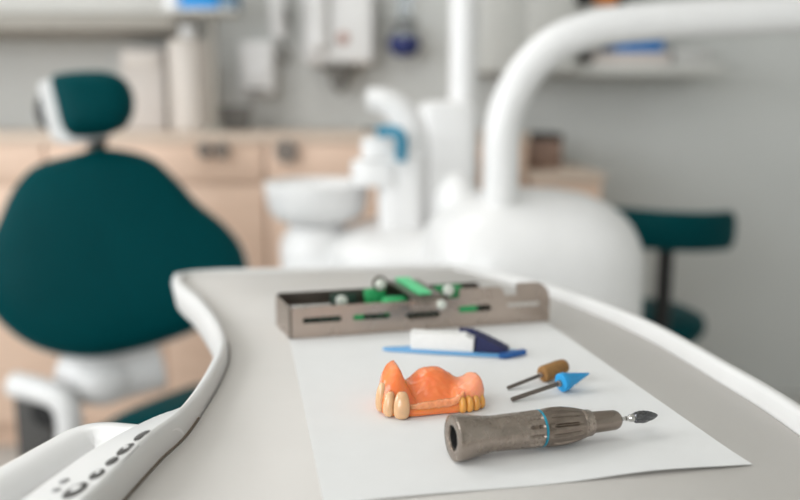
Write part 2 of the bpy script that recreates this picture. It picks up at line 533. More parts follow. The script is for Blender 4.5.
out = [chpt(*p) for p in ((68, 152), (97, 145), (126, 147), (152, 155), (174, 174), (199, 201), (226, 223), (245, 249), (249, 282),
                          (233, 311), (192, 333), (140, 351), (86, 360), (36, 351), (0, 328), (-20, 298), (-22, 262), (-6, 220), (10, 186), (32, 163))]
out = spline(out, 5, True)
bm = bmesh.new()
pillow(bm, out, -NB, [(.30, -.012), (.62, -.010), (.84, -.004), (.94, .006), (.985, .024), (1.0, .045), (.99, .07), (.96, .08)])
obj('backrest', bm, M_teal, chair)
bm = bmesh.new()
pillow(bm, out, -NB, [(.955, .0805), (1.02, .081), (1.03, .09), (1.015, .115), (.9, .135), (.6, .15)])
obj('back_shell', bm, M_white, chair)
hout = [chpt(*p, 1.60, 90, 100) for p in ((49, 77), (56, 71), (84, 68), (109, 69), (125, 77), (133, 92), (133, 109), (125, 123), (107, 131), (84, 134), (69, 133), (60, 123), (54, 100))]
HY = Vector((0, .075, 0))
hout = spline([p for p in hout], 5, True)
bm = bmesh.new()
pillow(bm, hout, -NB, [(.4, -.012), (.75, -.008), (.93, .004), (1, .026), (.99, .045), (.94, .055)])
obj('headrest', bm, M_teal, chair)
bm = bmesh.new()
pillow(bm, [p + Vector((-.028, 0, -.006)) for p in hout], -NB, [(.93, .0555), (1.02, .056), (1.03, .075), (.97, .09), (.7, .1)])
obj('headrest_shell', bm, M_white, chair)
c = sum(hout, Vector()) / len(hout)
# headrest stem and tilt knob
bt = chpt(88, 160, 1.6) - NB * .07
obj('headrest_stem', tube(bmesh.new(), [c - NB * .1 + Vector((0, 0, -.01)), c - NB * .115 + Vector((0, 0, -.06)), bt + Vector((0, .03, .02)), bt + Vector((0, .06, -.08))], .018, 12), M_dsteel, chair)
k0 = chpt(36, 100, 1.6) - NB * .10
obj('tilt_knob', lathe(bmesh.new(), k0 + Vector((.035, 0, 0)), (-1, .1, 0), [(0, .012), (.012, .014), (.014, .04), (.03, .042), (.036, .034)], 20), M_black, chair)
# hinge below the backrest, side bracket, seat, base
a = chpt(45, 352) - NB * .05
b = chpt(128, 350) - NB * .05
hz = deep(90, 378, 1.66).z
bm = bmesh.new()
tube(bm, [(a.x, 1.68, hz + .01), (a.x + .06, 1.66, hz), (b.x - .05, 1.70, hz), (b.x + .02, 1.74, hz + .01)], .06, 18)
obj('hinge_cover', bm, M_white, chair)
obj('side_bracket', tube(bmesh.new(), [deep(14, 384, 1.60), deep(40, 390, 1.585), deep(62, 400, 1.57), deep(70, 425, 1.57), deep(66, 470, 1.58)], .027, 16), M_white, chair)
bm = bmesh.new()
sc = Vector((-.47, 1.2, .43))
so = spline([(-.55, 1.42, .41), (-.485, 1.55, .41), (-.42, 1.64, .41), (-.36, 1.62, .41), (-.26, 1.42, .41), (-.16, 1.15, .42), (-.17, .92, .42), (-.3, .82, .42), (-.48, .9, .42), (-.57, 1.15, .42)], 5, True)
pillow(bm, so, (0, 0, 1), [(.96, -.03), (1, -.015), (1, .02), (.96, .042), (.84, .05), (.4, .052)])
obj('seat', bm, M_teal, chair)
bm = bmesh.new()
pillow(bm, so, (0, 0, 1), [(.6, -.12), (.85, -.1), (.93, -.05), (.94, -.031)])
obj('seat_shell', bm, M_white, chair)
bm = bmesh.new()
box(bm, -.52, -.28, 1.1, 1.45, .04, .32, .03, 3)
obj('lift_column', bm, M_greyp, chair)
obj('foot_base', bx(-.86, -.29, .9, 1.76, 0.0005, .05, .02, 3), M_greyp, chair)
g0 = deep(36, 410, 1.62)
bm = bx(g0.x - .05, g0.x + .035, 1.62, 1.72, .05, g0.z + .03, .012, 3)
obj('side_housing', bm, mat('charcoal_plastic', rgb(78, 76, 74), .5), chair)
g1 = deep(43, 416, 1.57)
obj('pivot_cap', lathe(bmesh.new(), g1 + Vector((0, .03, 0)), (0, -1, 0), [(0, .03), (.02, .03), (.026, .024)], 20), M_black, chair)

# ------------------------------------------------------------------ white dental unit
unit = thing('dental_unit', 'white dental unit with spittoon bowl, upright post and thick curved arm', 'dental unit', (.15, 1.55, 0))


def rbox(bm, x0, x1, y0, y1, z0, z1, e=5, dome=.0, n=48, taper=1.0):
    """a superellipse column with a domed top"""
    cx, cy, rx, ry = (x0 + x1) / 2, (y0 + y1) / 2, (x1 - x0) / 2, (y1 - y0) / 2
    def ring(s, z):
        L = []
        for i in range(n):
            th = 2 * PI * i / n
            cs, sn = math.cos(th), math.sin(th)
            L.append(Vector((cx + rx * s * math.copysign(abs(cs) ** (2 / e), cs), cy + ry * s * math.copysign(abs(sn) ** (2 / e), sn), z)))
        return L
    loops = [ring(taper, z0)]
    zs = z1 - dome
    for j in range(9):
        ph = PI / 2 * j / 8
        loops.append(ring(max(.05, math.cos(ph) ** .6), zs + dome * math.sin(ph)))
    return loft(bm, loops)


bm = bmesh.new()
d0, d1 = deep(422, 260, 1.42), deep(637, 280, 1.42)
rbox(bm, d0.x, d1.x, 1.26, 1.66, .04, deep(520, 192, 1.42).z, 3.2, .125)
body = obj('body', bm, M_white, unit)
bm = bmesh.new()
e0, e1 = deep(335, 240, 1.7), deep(505, 240, 1.7)
rbox(bm, e0.x, e1.x, 1.5, 1.92, .04, deep(420, 222, 1.7).z, 4, .05)
rbox(bm, deep(282, 240, 1.76).x, deep(378, 240, 1.76).x, 1.66, 1.9, .04, deep(320, 232, 1.76).z, 4, .03)
obj('side_body', bm, M_white, unit)
obj('plinth', bx(deep(300, 240, 1.76).x, d1.x - .04, 1.32, 1.86, .0005, .06, .015, 2), M_greyp, unit)
# spittoon bowl
bc = deep(317, 196, 1.74)
R = .112
zt = deep(317, 181, 1.74).z
bm = lathe(bmesh.new(), (bc.x, 1.74, zt), (0, 0, 1), [(-.095, .05), (-.088, .075), (-.078, .095), (-.058, .107), (-.02, R + .001), (-.004, R + .003), (0, R - .001), (-.003, R - .01), (-.03, R - .02), (-.055, .06), (-.062, .02)], 40)
obj('spittoon_bowl', bm, M_white, unit)
obj('bowl_stem', lathe(bmesh.new(), (bc.x, 1.74, zt - .15), (0, 0, 1), [(0, .085), (.03, .078), (.054, .06)], 24), M_white, unit)
# cup stand with gooseneck
k = deep(392, 165, 1.68)
bm = bmesh.new()
xs0, xs1 = deep(378, 200, 1.68).x, deep(425, 200, 1.68).x
rbox(bm, xs0, xs1, 1.63, 1.74, deep(400, 226, 1.68).z - .03, deep(400, 150, 1.68).z, 4, .02)
xs0, xs1 = deep(352, 200, 1.68).x, deep(400, 200, 1.68).x
rbox(bm, xs0, xs1, 1.62, 1.73, deep(400, 184, 1.68).z, deep(400, 158, 1.68).z, 4, .01)
rbox(bm, deep(362, 200, 1.68).x, deep(398, 200, 1.68).x, 1.63, 1.72, deep(400, 158, 1.68).z, deep(400, 136, 1.68).z, 4, .01)
obj('cup_stand', bm, M_white, unit)
obj('gooseneck', tube(bmesh.new(), [deep(367, 101, 1.69), deep(381, 101, 1.69), deep(396, 109, 1.69), deep(409, 126, 1.69), deep(415, 150, 1.69), deep(414, 190, 1.69)], lambda u: .024 + .012 * min(1, u * 1.5), 18), M_white, unit)
obj('suction_handle', tube(bmesh.new(), [deep(378, 132, 1.62), deep(392, 131, 1.61), deep(400, 135, 1.60), deep(402, 145, 1.60), deep(401, 160, 1.61)], .0115, 12), M_cyan, unit)
obj('suction_tip', tube(bmesh.new(), [deep(362, 129, 1.62), deep(377, 129, 1.62)], .005, 8, smooth=False), M_greyp, unit)
# upright post on its block
bm = bmesh.new()
rbox(bm, deep(416, 140, 1.74).x, deep(477, 140, 1.72).x, 1.67, 1.80, deep(450, 230, 1.72).z, deep(450, 100, 1.72).z, 5, .02)
obj('post_block', bm, M_white, unit)
pc = deep(463, 90, 1.74)
obj('post', lathe(bmesh.new(), (pc.x, 1.735, pc.z - .03), (0, 0, 1), [(0, .031), (.9, .031)], 24), M_white, unit)
# mound under the arm
m = deep(458, 205, 1.5)
bm = ball(bmesh.new(), m, .045, .05, .06)
obj('dome_cover', bm, M_white, unit)
# thick curved arm
YA = 1.36
path = [deep(500, 215, YA), deep(501, 170, YA), deep(502, 136, YA), deep(509, 104, YA), deep(527, 71, YA), deep(556, 44, YA), deep(596, 29, YA), deep(650, 22, YA), deep(740, 17, YA), deep(860, 12, YA), deep(1000, 8, YA)]
obj('swing_arm', tube(bmesh.new(), path, .0305, 24, 10), M_white, unit)
# recessed side hatch
h0 = deep(622, 275, 1.3)
# ------------------------------------------------------------------ stool
st = deep(662, 330, 2.15)
STY = 1.96
stool = thing('operator_stool', 'teal operator stool with curved backrest bar on black post, by right wall', 'stool', (.6, 2.0, 0))
sx, sy = deep(641, 320, 2.0).x, 2.02
sz_ = deep(650, 308, 2.0).z
obj('seat', lathe(bmesh.new(), (sx, sy, sz_ - .075), (0, 0, 1), [(0, .13), (.006, .15), (.03, .165), (.055, .16), (.07, .13), (.075, .06)], 36), M_teal, stool)
obj('gas_column', lathe(bmesh.new(), (sx, sy, .08), (0, 0, 1), [(0, .03), (.2, .03), (.2, .018), (sz_ - .158, .018)], 18), M_black, stool)
for k in range(5):
    th = 2 * PI * k / 5 + .5
    e = Vector((sx + .2 * math.cos(th), sy + .2 * math.sin(th), .075))
    lg = obj('leg', tube(bmesh.new(), [(sx + .028 * math.cos(th), sy + .028 * math.sin(th), .11), (sx + .14 * math.cos(th), sy + .14 * math.sin(th), .095), e], lambda u: .017 - .005 * u, 10), M_black, stool)
    obj('caster', lathe(bmesh.new(), (e.x - .012 * math.sin(th), e.y + .012 * math.cos(th), .0285), (math.sin(th), -math.cos(th), 0), [(0, .02), (.003, .028), (.021, .028), (.024, .02)], 18), M_black, lg)
pb = deep(664, 285, 1.85)
obj('back_post', tube(bmesh.new(), [(sx, sy - .03, sz_ - .08), (sx + .02, 1.90, sz_ - .09), (pb.x, 1.85, sz_ - .06), (pb.x, 1.85, sz_ + .02), (pb.x, 1.85, deep(664, 235, 1.85).z)], .018, 12, 8), M_black, stool)
L = deep(602, 229, 1.9)
Rr = deep(738, 230, 1.9)
zc = deep(665, 230, 1.86).z
n = 40
loops = []
for i in range(n + 1):
    u = i / n
    x = L.x + (Rr.x - L.x) * u
    y = 1.835 + .08 * (2 * u - 1) ** 2 - .0
    s = min(1, (1 - abs(2 * u - 1) ** 8) ** .5 + .15)
    hh = (.047) * s
    ww = .022 * s
    loops.append([Vector((x, y + ww * math.copysign(abs(math.cos(2 * PI * q / 20)) ** .7, math.cos(2 * PI * q / 20)), zc + (.006 * (1 - 2 * u)) + hh * math.copysign(abs(math.sin(2 * PI * q / 20)) ** .7, math.sin(2 * PI * q / 20)))) for q in range(20)])
obj('backrest', loft(bmesh.new(), loops), M_teal, stool)

# ------------------------------------------------------------------ delivery tray
tray = thing('delivery_tray', 'white rimmed dental tray table with grey top, control panel and handle', 'tray table', (0, .5, TZ))
ctrl = [onto(183.5, 283), onto(204, 304), onto(221, 328), onto(229, 352), onto(221, 380), onto(190, 430), onto(160, 460), onto(125, 499),
        Vector((-.128, .27, TZ)), Vector((-.115, .215, TZ)), Vector((-.05, .19, TZ)), Vector((.06, .185, TZ)), Vector((.16, .2, TZ)), Vector((.21, .27, TZ)), Vector((.218, .34, TZ)),
        onto(800, 435), onto(762, 408), onto(720, 382), onto(640, 335), onto(560, 300), onto(500, 281), onto(460, 270), onto(440, 268), onto(320, 270.5), onto(200, 273.5)]
inner = spline(ctrl, 8, True)
N = len(inner)
cen = sum(inner, Vector()) / N
nor = []
for i in range(N):
    t_ = inner[(i + 2) % N] - inner[i - 2]
    nv = Vector((t_.y, -t_.x, 0)).normalized()
    nor.append(nv)
# orient outward by signed area
A = sum(inner[i].x * inner[(i + 1) % N].y - inner[(i + 1) % N].x * inner[i].y for i in range(N))
if A < 0:
    nor = [-v for v in nor]
# smooth the normals so the offsets do not cross
for _ in range(4):
    nor = [(nor[i - 1] + nor[i] * 2 + nor[(i + 1) % N]).normalized() for i in range(N)]


def ease(t):
    t = max(0, min(1, t))
    return t * t * (3 - 2 * t)


def rimh(p):
    left = .015 - .005 * ease((p.y - .36) / .1) - .005 * ease((p.y - .48) / .3)
    right = .011 - .004 * ease((p.y - .6) / .28)
    h = left + (right - left) * ease((p.x + .1) / .15)
    far = ease((p.y - .80) / .04)
    return h + (.0025 - h) * far


def rimw(p):
    if p.x > 0:
        return .011
    return .008 + .001 * max(0, min(1, (p.y - .45) / .2))


bm = bmesh.new()
prof = [(0.0, -.004), (.0004, .0), (.0012, .75), (.0018, .9), (.0032, 1.0)]
loops = []
def rl(f):
    return [f(inner[i], nor[i]) for i in range(N)]
up = Vector((0, 0, 1))
loops.append(rl(lambda p, n_: p + up * -.006))
loops.append(rl(lambda p, n_: p + n_ * .0003 + up * .0))
loops.append(rl(lambda p, n_: p + n_ * .0012 + up * rimh(p) * .7))
loops.append(rl(lambda p, n_: p + n_ * .0022 + up * rimh(p) * .93))
loops.append(rl(lambda p, n_: p + n_ * .0042 + up * rimh(p)))
loops.append(rl(lambda p, n_: p + n_ * (rimw(p) - .003) + up * rimh(p)))
loops.append(rl(lambda p, n_: p + n_ * (rimw(p)) + up * rimh(p) * .75))
loops.append(rl(lambda p, n_: p + n_ * (rimw(p) + .002) + up * -.004))
loops.append(rl(lambda p, n_: p + n_ * (rimw(p) - .001) + up * -.022))
loops.append(rl(lambda p, n_: p + n_ * -.004 + up * -.03))
loft(bm, loops, cap0=False, cap1=False)
vv = [v for v in bm.verts]
obj('rim', bm, M_rim, tray, angle=60)
bm = bmesh.new()
ins = [inner[i] - nor[i] * .0006 for i in range(N)]
loft(bm, [[p - up * .03 for p in ins], [p - up * .0008 for p in ins], [p - nor[i] * .0008 for i, p in enumerate(ins)]])
obj('tray_top', bm, M_mat, tray, angle=60)
# seam line at the foot of the rim
bm = bmesh.new()
sm_ = [i for i in range(N) if inner[i].x < -.05 and .2 < inner[i].y < .44]
loft(bm, [[inner[i] - nor[i] * .0009 + up * .0001 for i in sm_], [inner[i] + nor[i] * .0003 + up * .0004 for i in sm_]], False, False, closed=False)
obj('seam', bm, mat('brown_sealant', rgb(120, 106, 94), .8, var=.15, scale=80), tray)
# control panel beside the near left rim
ph = .0142
mid = [inner[i] + nor[i] * .0055 for i in range(N)]
pl = [onto(p[0], p[1], ph - .003) for p in ((196, 395), (184, 404), (162, 413), (138, 425), (87, 455), (27, 498), (-50, 556))]
pb_ = spline(pl, 6)
bm = bmesh.new()
loops = []
pa = []
for b_ in pb_:
    # nearest point of the rim's middle line at the same depth, a little further on
    a_ = min((m_ for m_ in mid if m_.x < 0 and m_.y < .6), key=lambda m_: abs(m_.y - b_.y - .0 + .004))
    a_ = Vector((a_.x, a_.y, 0))
    hh = rimh(Vector((a_.x, a_.y, 0))) - .0008
    a_.z = TZ + hh
    pa.append(a_)
    b2 = Vector((b_.x, b_.y, TZ + min(hh, ph) - .001))
    d2 = (a_ - b2)
    loops.append([a_ - up * .02, a_, b2 + d2 * .12, b2 + d2 * .04 - up * .0006, b2 - up * .0025, b2 - up * .012 + d2 * .1, b2 - up * .02 + d2 * .3])
loft(bm, loops)
from mathutils.bvhtree import BVHTree
bm.normal_update()
ptree = BVHTree.FromBMesh(bm)


def onpanel(p):
    hit = ptree.ray_cast(Vector((p.x, p.y, TZ + .1)), Vector((0, 0, -1)))[0]
    return Vector((p.x, p.y, hit.z if hit else p.z))


panel = obj('control_panel', bm, M_white, tray, angle=50)
M_btn = mat('dark_grey_button', rgb(78, 76, 74), .45, var=.1)


def button(px, py, rx, ry, ang, m=M_btn, name='button', h=.0009, ring=False):
    c_ = onto(px, py, ph)
    d_ = (pb_[30] - pb_[18]).normalized()
    s_ = Vector((-d_.y, d_.x, 0))
    def rg(s, z):
        return [onpanel(c_ + d_ * (rx * s * math.cos(2 * PI * i / 24)) + s_ * (ry * s * math.sin(2 * PI * i / 24))) + up * z for i in range(24)]
    bm = bmesh.new()
    if ring:
        loft(bm, [rg(.82, .0001), rg(.82, h), rg(1, h), rg(1, .0001)], False, False)
    else:
        loft(bm, [rg(1, -.0005), rg(1, h * .7), rg(.9, h)])
    return obj(name, bm, m, panel)


button(75, 490.5, 0.0071, 0.0033, 0)
b1 = button(76, 489.6, .003, .0019, 0, M_white, 'icon', .0012)
button(97, 474.5, 0.0047, 0.0023, 0)
button(112, 461.5, 0.0043, 0.0019, 0)
button(125.5, 449.5, 0.0065, 0.0023, 0)
button(142, 435.5, 0.0065, 0.0020, 0)
button(126, 448.7, .0018, .0012, 0, M_white, 'icon', .0012)
button(98, 473.6, .0014, .0010, 0, M_white, 'icon', .0012)
button(64, 480, .0028, .0018, 0, mat('grey_print', rgb(150, 150, 150), .5), 'icon', .0004)
button(56, 489, .0020, .0016, 0, bpy.data.materials['grey_print'], 'icon', .0004)
# thin printed line following the buttons
bm = bmesh.new()
ln = spline([onpanel(onto(px, py, ph)) + up * .0002 for px, py in ((139, 446), (126, 459), (104, 478), (84, 500), (70, 516))], 6)
tube(bm, ln, .00025, 6, 1, smooth=False)
obj('printed_line', bm, bpy.data.materials['grey_print'], panel)
# handle: a thick tube off the panel side
hr = .0125
pts = [onto(175, 452, -.004), onto(140, 449, -.004), onto(104, 446, -.004), onto(82, 450, -.004), onto(62, 461, -.004), onto(20, 486, -.004), onto(-20, 509, -.004), onto(-80, 543, -.004)]
obj('handle', tube(bmesh.new(), pts, hr, 24, 8), M_white, tray)
# support arm beneath the tray, running back to the unit
obj('support_arm', tube(bmesh.new(), [(0.02, .62, TZ - .0305), (0.02, .62, TZ - .09), (.06, .72, TZ - .12), (.14, 1.0, TZ - .13), (.17, 1.24, TZ - .13)], .026, 16), M_white, tray)

# ------------------------------------------------------------------ sheet of paper (A4), turned about eleven degrees
pz = .0004
cNR, cNL = onto(752, 466, .0), onto(323, 506, .0)
xd = (cNR - cNL).normalized()
yd = Vector((-xd.y, xd.x, 0))
bm = bmesh.new()
nx, ny = 42, 58
W, Hh = .210, .297


def psurf(u, v):
    e = max(0, 1 - v * Hh / .03)
    lift = .0016 * e * e * math.exp(-((u - .74) / .16) ** 2) + .0012 * max(0, 1 - u * W / .02) ** 2 * v * (1 - v) + .0004 * e * e * (1 + math.sin(u * 9))
    return cNR - xd * (W * (1 - u)) + yd * (Hh * v) + up * (pz + lift)


g = [[bm.verts.new(psurf(i / nx, j / ny)) for j in range(ny + 1)] for i in range(nx + 1)]
g2 = [[bm.verts.new(psurf(i / nx, j / ny) - up * .00022) for j in range(ny + 1)] for i in range(nx + 1)]
for i in range(nx):
    for j in range(ny):
        bm.faces.new((g[i][j], g[i + 1][j], g[i + 1][j + 1], g[i][j + 1]))
        bm.faces.new((g2[i][j], g2[i][j + 1], g2[i + 1][j + 1], g2[i + 1][j]))
for i in range(nx):
    bm.faces.new((g[i][0], g2[i][0], g2[i + 1][0], g[i + 1][0]))
    bm.faces.new((g[i][ny], g[i + 1][ny], g2[i + 1][ny], g2[i][ny]))
for j in range(ny):
    bm.faces.new((g[0][j], g[0][j + 1], g2[0][j + 1], g2[0][j]))
    bm.faces.new((g[nx][j], g2[nx][j], g2[nx][j + 1], g[nx][j + 1]))
tag(obj('paper_sheet', bm, M_paper), 'white sheet of paper under the instruments on the grey tray', 'paper')
PZ = pz + .0002          # height of the paper's face above the tray

# ------------------------------------------------------------------ straight handpiece
ra = .0117
A0 = onto(452.5, 438, PZ + ra)
B0 = onto(620, 419.3, PZ + .0094)
ax = (B0 - A0).normalized()
LN = (B0 - A0).length
k_ = LN / 103.0           # profile below is drawn for 103 mm
M_hand = mat('stained_satin_steel', rgb(166, 154, 144), .27, 1.0, var=.06, scale=240, bump=.03, bscale=900, rvar=.03)
nt = M_hand.node_tree
# specks and scratches of wear
vz = nt.nodes.new('ShaderNodeTexNoise'); vz.inputs['Scale'].default_value = 950; vz.inputs['Detail'].default_value = 2
tcn = nt.nodes.new('ShaderNodeTexCoord'); nt.links.new(tcn.outputs['Object'], vz.inputs['Vector'])
rr_ = nt.nodes.new('ShaderNodeValToRGB'); rr_.color_ramp.elements[0].position = .65; rr_.color_ramp.elements[1].position = .71
nt.links.new(vz.outputs['Fac'], rr_.inputs['Fac'])
mx = nt.nodes.new('ShaderNodeMix'); mx.data_type = 'RGBA'
old = nt.nodes['Principled BSDF'].inputs['Base Color'].links[0].from_socket
nt.links.new(rr_.outputs['Color'], mx.inputs['Factor'])
nt.links.new(old, mx.inputs[6]); mx.inputs[7].default_value = rgb(112, 98, 88)
nt.links.new(mx.outputs[2], nt.nodes['Principled BSDF'].inputs['Base Color'])
hand = thing('dental_handpiece', 'stained steel straight dental handpiece with blue ring, nearest tool on the paper', 'handpiece', A0 - up * ra)


def P_(l):
    return [(t * k_, r * .001) for t, r in l]


def flute(t0, t1, n_, depth, ph0=0, sharp=2.0):
    def f(t, th):
        t = t / k_
        if t <= t0 or t >= t1:
            return 1
        e = min(1, (t - t0) / 3) * min(1, (t1 - t) / (1 if t1 < 52 else 5))
        cgr = max(0, math.cos(n_ * th + ph0)) ** sharp
        return 1 - depth * e * cgr
    return f


def dense(l, step=1.0):
    o_ = []
    for (t0, r0), (t1, r1) in zip(l, l[1:]):
        q = max(1, int((t1 - t0) / step))
        o_ += [(t0 + (t1 - t0) * i / q, r0 + (r1 - r0) * i / q) for i in range(q)]
    return o_ + [l[-1]]


# rear sleeve with its bore: built from the bore bottom out, over the rim and along the sleeve
sleeve = [(14, 5.2), (13.9, 6.0), (.6, 6.1), (0, 6.4), (-.15, 7.0), (-.15, 10.9), (.25, 11.5), (1.0, 11.7), (3, 11.65), (7, 11.2), (12, 10.3), (16, 9.6), (20, 9.15), (24, 9.0)]
sleeve2 = dense([(24, 9.0), (34, 9.2), (44, 9.4), (50.6, 9.5)], .8)
bm = bmesh.new()
lathe(bm, A0, ax, P_(sleeve + sleeve2[1:] + [(50.8, 9.2), (50.8, 7.5)]), 176, flute(39.5, 50.6, 12, .12, 0.4, 1.6))
obj('sleeve', bm, M_hand, hand, angle=35)
obj('bore_pin', lathe(bmesh.new(), A0, ax, P_([(4, 1.5), (3.6, 2.2), (4.2, 3.0), (14, 3.0)]), 20), M_hand, hand)
obj('bore_lining', lathe(bmesh.new(), A0, ax, P_([(1.2, 6.05), (1.2, 5.5), (13.6, 5.3), (13.6, 5.8)]), 40, cap0=False, cap1=False), M_black, hand)
bm = bmesh.new()
lathe(bm, A0, ax, P_([(50.85, 7.5), (50.85, 9.25), (51.1, 9.6), (52.0, 9.6), (52.3, 9.35), (52.3, 7.5)]), 64)
obj('ring', bm, mat('teal_blue_anodised', rgb(40, 150, 178), .3, .6, var=.05), hand)['label'] = 'teal blue ring'
grip = dense([(52.35, 9.2), (53.6, 9.5), (56.5, 9.95), (60.5, 10.1), (66, 9.9), (71, 9.2), (75, 8.4), (76.7, 8.0)], .7)
bm = bmesh.new()
lathe(bm, A0, ax, P_([(52.35, 7.5)] + grip + [(76.9, 7.2)]), 176, flute(54, 76, 12, .12, 0.9, 1.7))
obj('grip', bm, mat('brushed_grey_brown_steel', rgb(140, 128, 118), .2, 1.0, var=.12, scale=200, rvar=.08), hand, angle=35)
bm = bmesh.new()
lathe(bm, A0, ax, P_([(76.95, 5.5), (76.95, 7.3), (77.4, 7.6), (78.4, 7.6), (78.8, 7.2), (82.8, 6.9), (83.3, 6.6), (83.5, 5.2)]), 56)
obj('collar', bm, M_hand, hand)
bm = bmesh.new()
lathe(bm, A0, ax, P_([(83.55, 4.6), (83.55, 5.45), (84.3, 5.6), (95, 5.4), (99, 5.25), (101, 4.6), (102.4, 3.4), (103, 2.0), (103.05, 1.3)]), 48)
obj('nose', bm, mat('smooth_grey_steel', rgb(150, 138, 128), .22, 1.0, var=.08, scale=120), hand)
bur = obj('bur', lathe(bmesh.new(), A0, ax, P_([(103.1, 1.15), (105.2, 1.15), (105.6, .7), (106.4, .7), (106.8, 1.35), (107.6, 1.35), (108, .9), (108.8, 1.3), (109.4, 1.9), (111.6, 2.1), (111.7, 1.8)]), 24), M_chrome, hand)


def burmod(t, th):
    return 1 - .16 * abs(math.sin(4 * th + t * 380)) - .06 * abs(math.sin(6 * th - t * 900))


bm = bmesh.new()
hl = dense([(111.75, 1.9), (112.6, 2.9), (114.5, 3.45), (117.5, 3.6), (120.5, 3.3), (123.5, 2.6), (126.2, 1.6), (128, .6), (128.4, .15)], .35)
lathe(bm, A0, ax, P_(hl), 60, burmod)
bh = obj('cutting_head', bm, mat('dark_carbide', rgb(104, 104, 106), .24, 1.0, var=.2, scale=300), bur, angle=25)
bh['label'] = 'dark fluted flame-shaped cutting head'

# ------------------------------------------------------------------ two loose rotary tools
def rotary(name, label, s, e, h0, h1, headprof, headmat, cat, group, shr=.00118, hm=None):
    """s: point of the shank end, e: point where the shank enters the head"""
    d = (e - s)
    Ls = d.length
    d.normalize()
    t = thing(name, label, cat, s - up * h0, group)
    obj('shank', lathe(bmesh.new(), s, d, [(0, shr * .8), (.0005, shr), (Ls - .001, shr), (Ls + .002, shr * .8)], 16), M_dsteel, t)
    bm = bmesh.new()
    lathe(bm, s, d, [(Ls + a / 1000, r / 1000) for a, r in headprof], 40, hm)
    obj('head', bm, headmat, t)
    obj('hub', lathe(bmesh.new(), s, d, [(Ls - .0022, shr * 1.0), (Ls - .002, shr * 1.45), (Ls - .0002, shr * 1.6), (Ls + .0002, shr * 1.2)], 16), M_steel, t)
    return t


M_brown = mat('brown_rubber', rgb(146, 106, 58), .75, var=.14, scale=500, bump=.5, bscale=1600)
M_cone = mat('blue_rubber', rgb(36, 156, 218), .55, var=.03, scale=200)
hb = .0053
rotary('rotary_polisher', 'brown cylinder rubber polisher on steel shank, lying behind the blue cone',
       onto(507.5, 388, PZ + .0013), onto(542, 374.5, PZ + hb - .0002), .0013, hb,
       [(0, 1.5), (.05, 4.4), (.4, 5.0), (1.2, 5.3), (13, 5.2), (18, 4.7), (19.6, 4.1), (20.5, 2.9), (20.8, 1)], M_brown, 'polisher', 'loose rotary polishers')
rotary('rotary_polisher', 'bright blue cone rubber polisher on steel shank, right of the denture',
       onto(511.5, 399.5, PZ + .0014), onto(560.5, 383, PZ + .0058), .0014, .0058,
       [(0, 1.5), (.05, 5.4), (.4, 5.8), (3.6, 5.8), (4.1, 5.4), (22, .6), (22.6, .2)], M_cone, 'polisher', 'loose rotary polishers', shr=.00135)

# ------------------------------------------------------------------ denture
dn0 = onto(433, 411, PZ)
dsc = .001
dd = xd
de = yd
M_acr = mat('orange_pink_acrylic', rgb(255, 138, 76), .22, var=.07, scale=130, bump=.22, bscale=260, sss=.85, sss_r=(1, .4, .16), coat=.3)
M_pink = mat('pale_pink_acrylic', rgb(244, 164, 126), .3, var=.08, scale=160, bump=.2, bscale=350, sss=.6, sss_r=(1, .45, .25))
M_tooth = mat('ivory_tooth', rgb(220, 178, 136), .2, var=.07, scale=150, sss=.4, sss_r=(1, .7, .4), coat=.4)
M_ytooth = mat('yellowed_tooth', rgb(226, 160, 76), .3, var=.12, scale=220, sss=.4, sss_r=(1, .6, .2), coat=.2)
dent = thing('denture', 'orange pink acrylic partial denture with ivory front teeth, left on the paper', 'denture', dn0)


def dl(x, y, z):
    return dn0 + dd * (x * dsc) + de * (y * dsc) + up * (z * dsc)


def gs(x, y, cx, cy, sx_, sy_, p=2.0):
    return math.exp(-(math.hypot((x - cx) / sx_, (y - cy) / sy_)) ** p)


LPROF = [(-34, 13), (-30, 14.5), (-27, 17), (-23, 20), (-19.5, 21.5), (-17.5, 18.5), (-15, 12), (-12, 6), (-9, 1), (-7, 0)]
RPROF = [(9, 0), (11.5, 3), (14, 6.5), (19, 8.5), (24, 12), (28.5, 14), (31, 13.5), (34, 12)]


def curve(x, pts):
    if x <= pts[0][0]:
        return pts[0][1]
    for (a0, h0), (a1, h1) in zip(pts, pts[1:]):
        if x <= a1:
            t = (x - a0) / (a1 - a0)
            return h0 + (h1 - h0) * t
    return pts[-1][1]


def dheight(x, y):
    h = 4.6
    dome = 15.5 * gs(x, y, 3, 18, 16.5, 15, 2.8)
    lef = curve(x, LPROF) * gs(0, y, 0, 13, 1, 14, 6)
    lef2 = 7.5 * gs(x, y, -21, 1, 6.5, 8)
    rig = curve(x, RPROF) * gs(0, y, 0, 9, 1, 13, 5)
    h += (dome ** 3 + lef ** 3 + lef2 ** 3 + rig ** 3) ** (1 / 3)
    h += .35 * math.sin(x * .9 + 2 * math.sin(y * .6)) * math.sin(y * 1.1 + x * .3)
    return h


def foot(th):
    """outline of the base, front towards -y"""
    cs, sn = math.cos(th), math.sin(th)
    rx = 30.5 if cs < 0 else 31.5
    ry = 29 if sn > 0 else 12
    x = rx * math.copysign(abs(cs) ** .75, cs)
    y = ry * math.copysign(abs(sn) ** .85, sn)
    if sn < 0:
        y += 2.0 * math.exp(-((x - 4) / 13) ** 2) - 1.0 + (1.5 if x > 12 else 0) * min(1, (x - 12) / 5)
    return x, y + 4


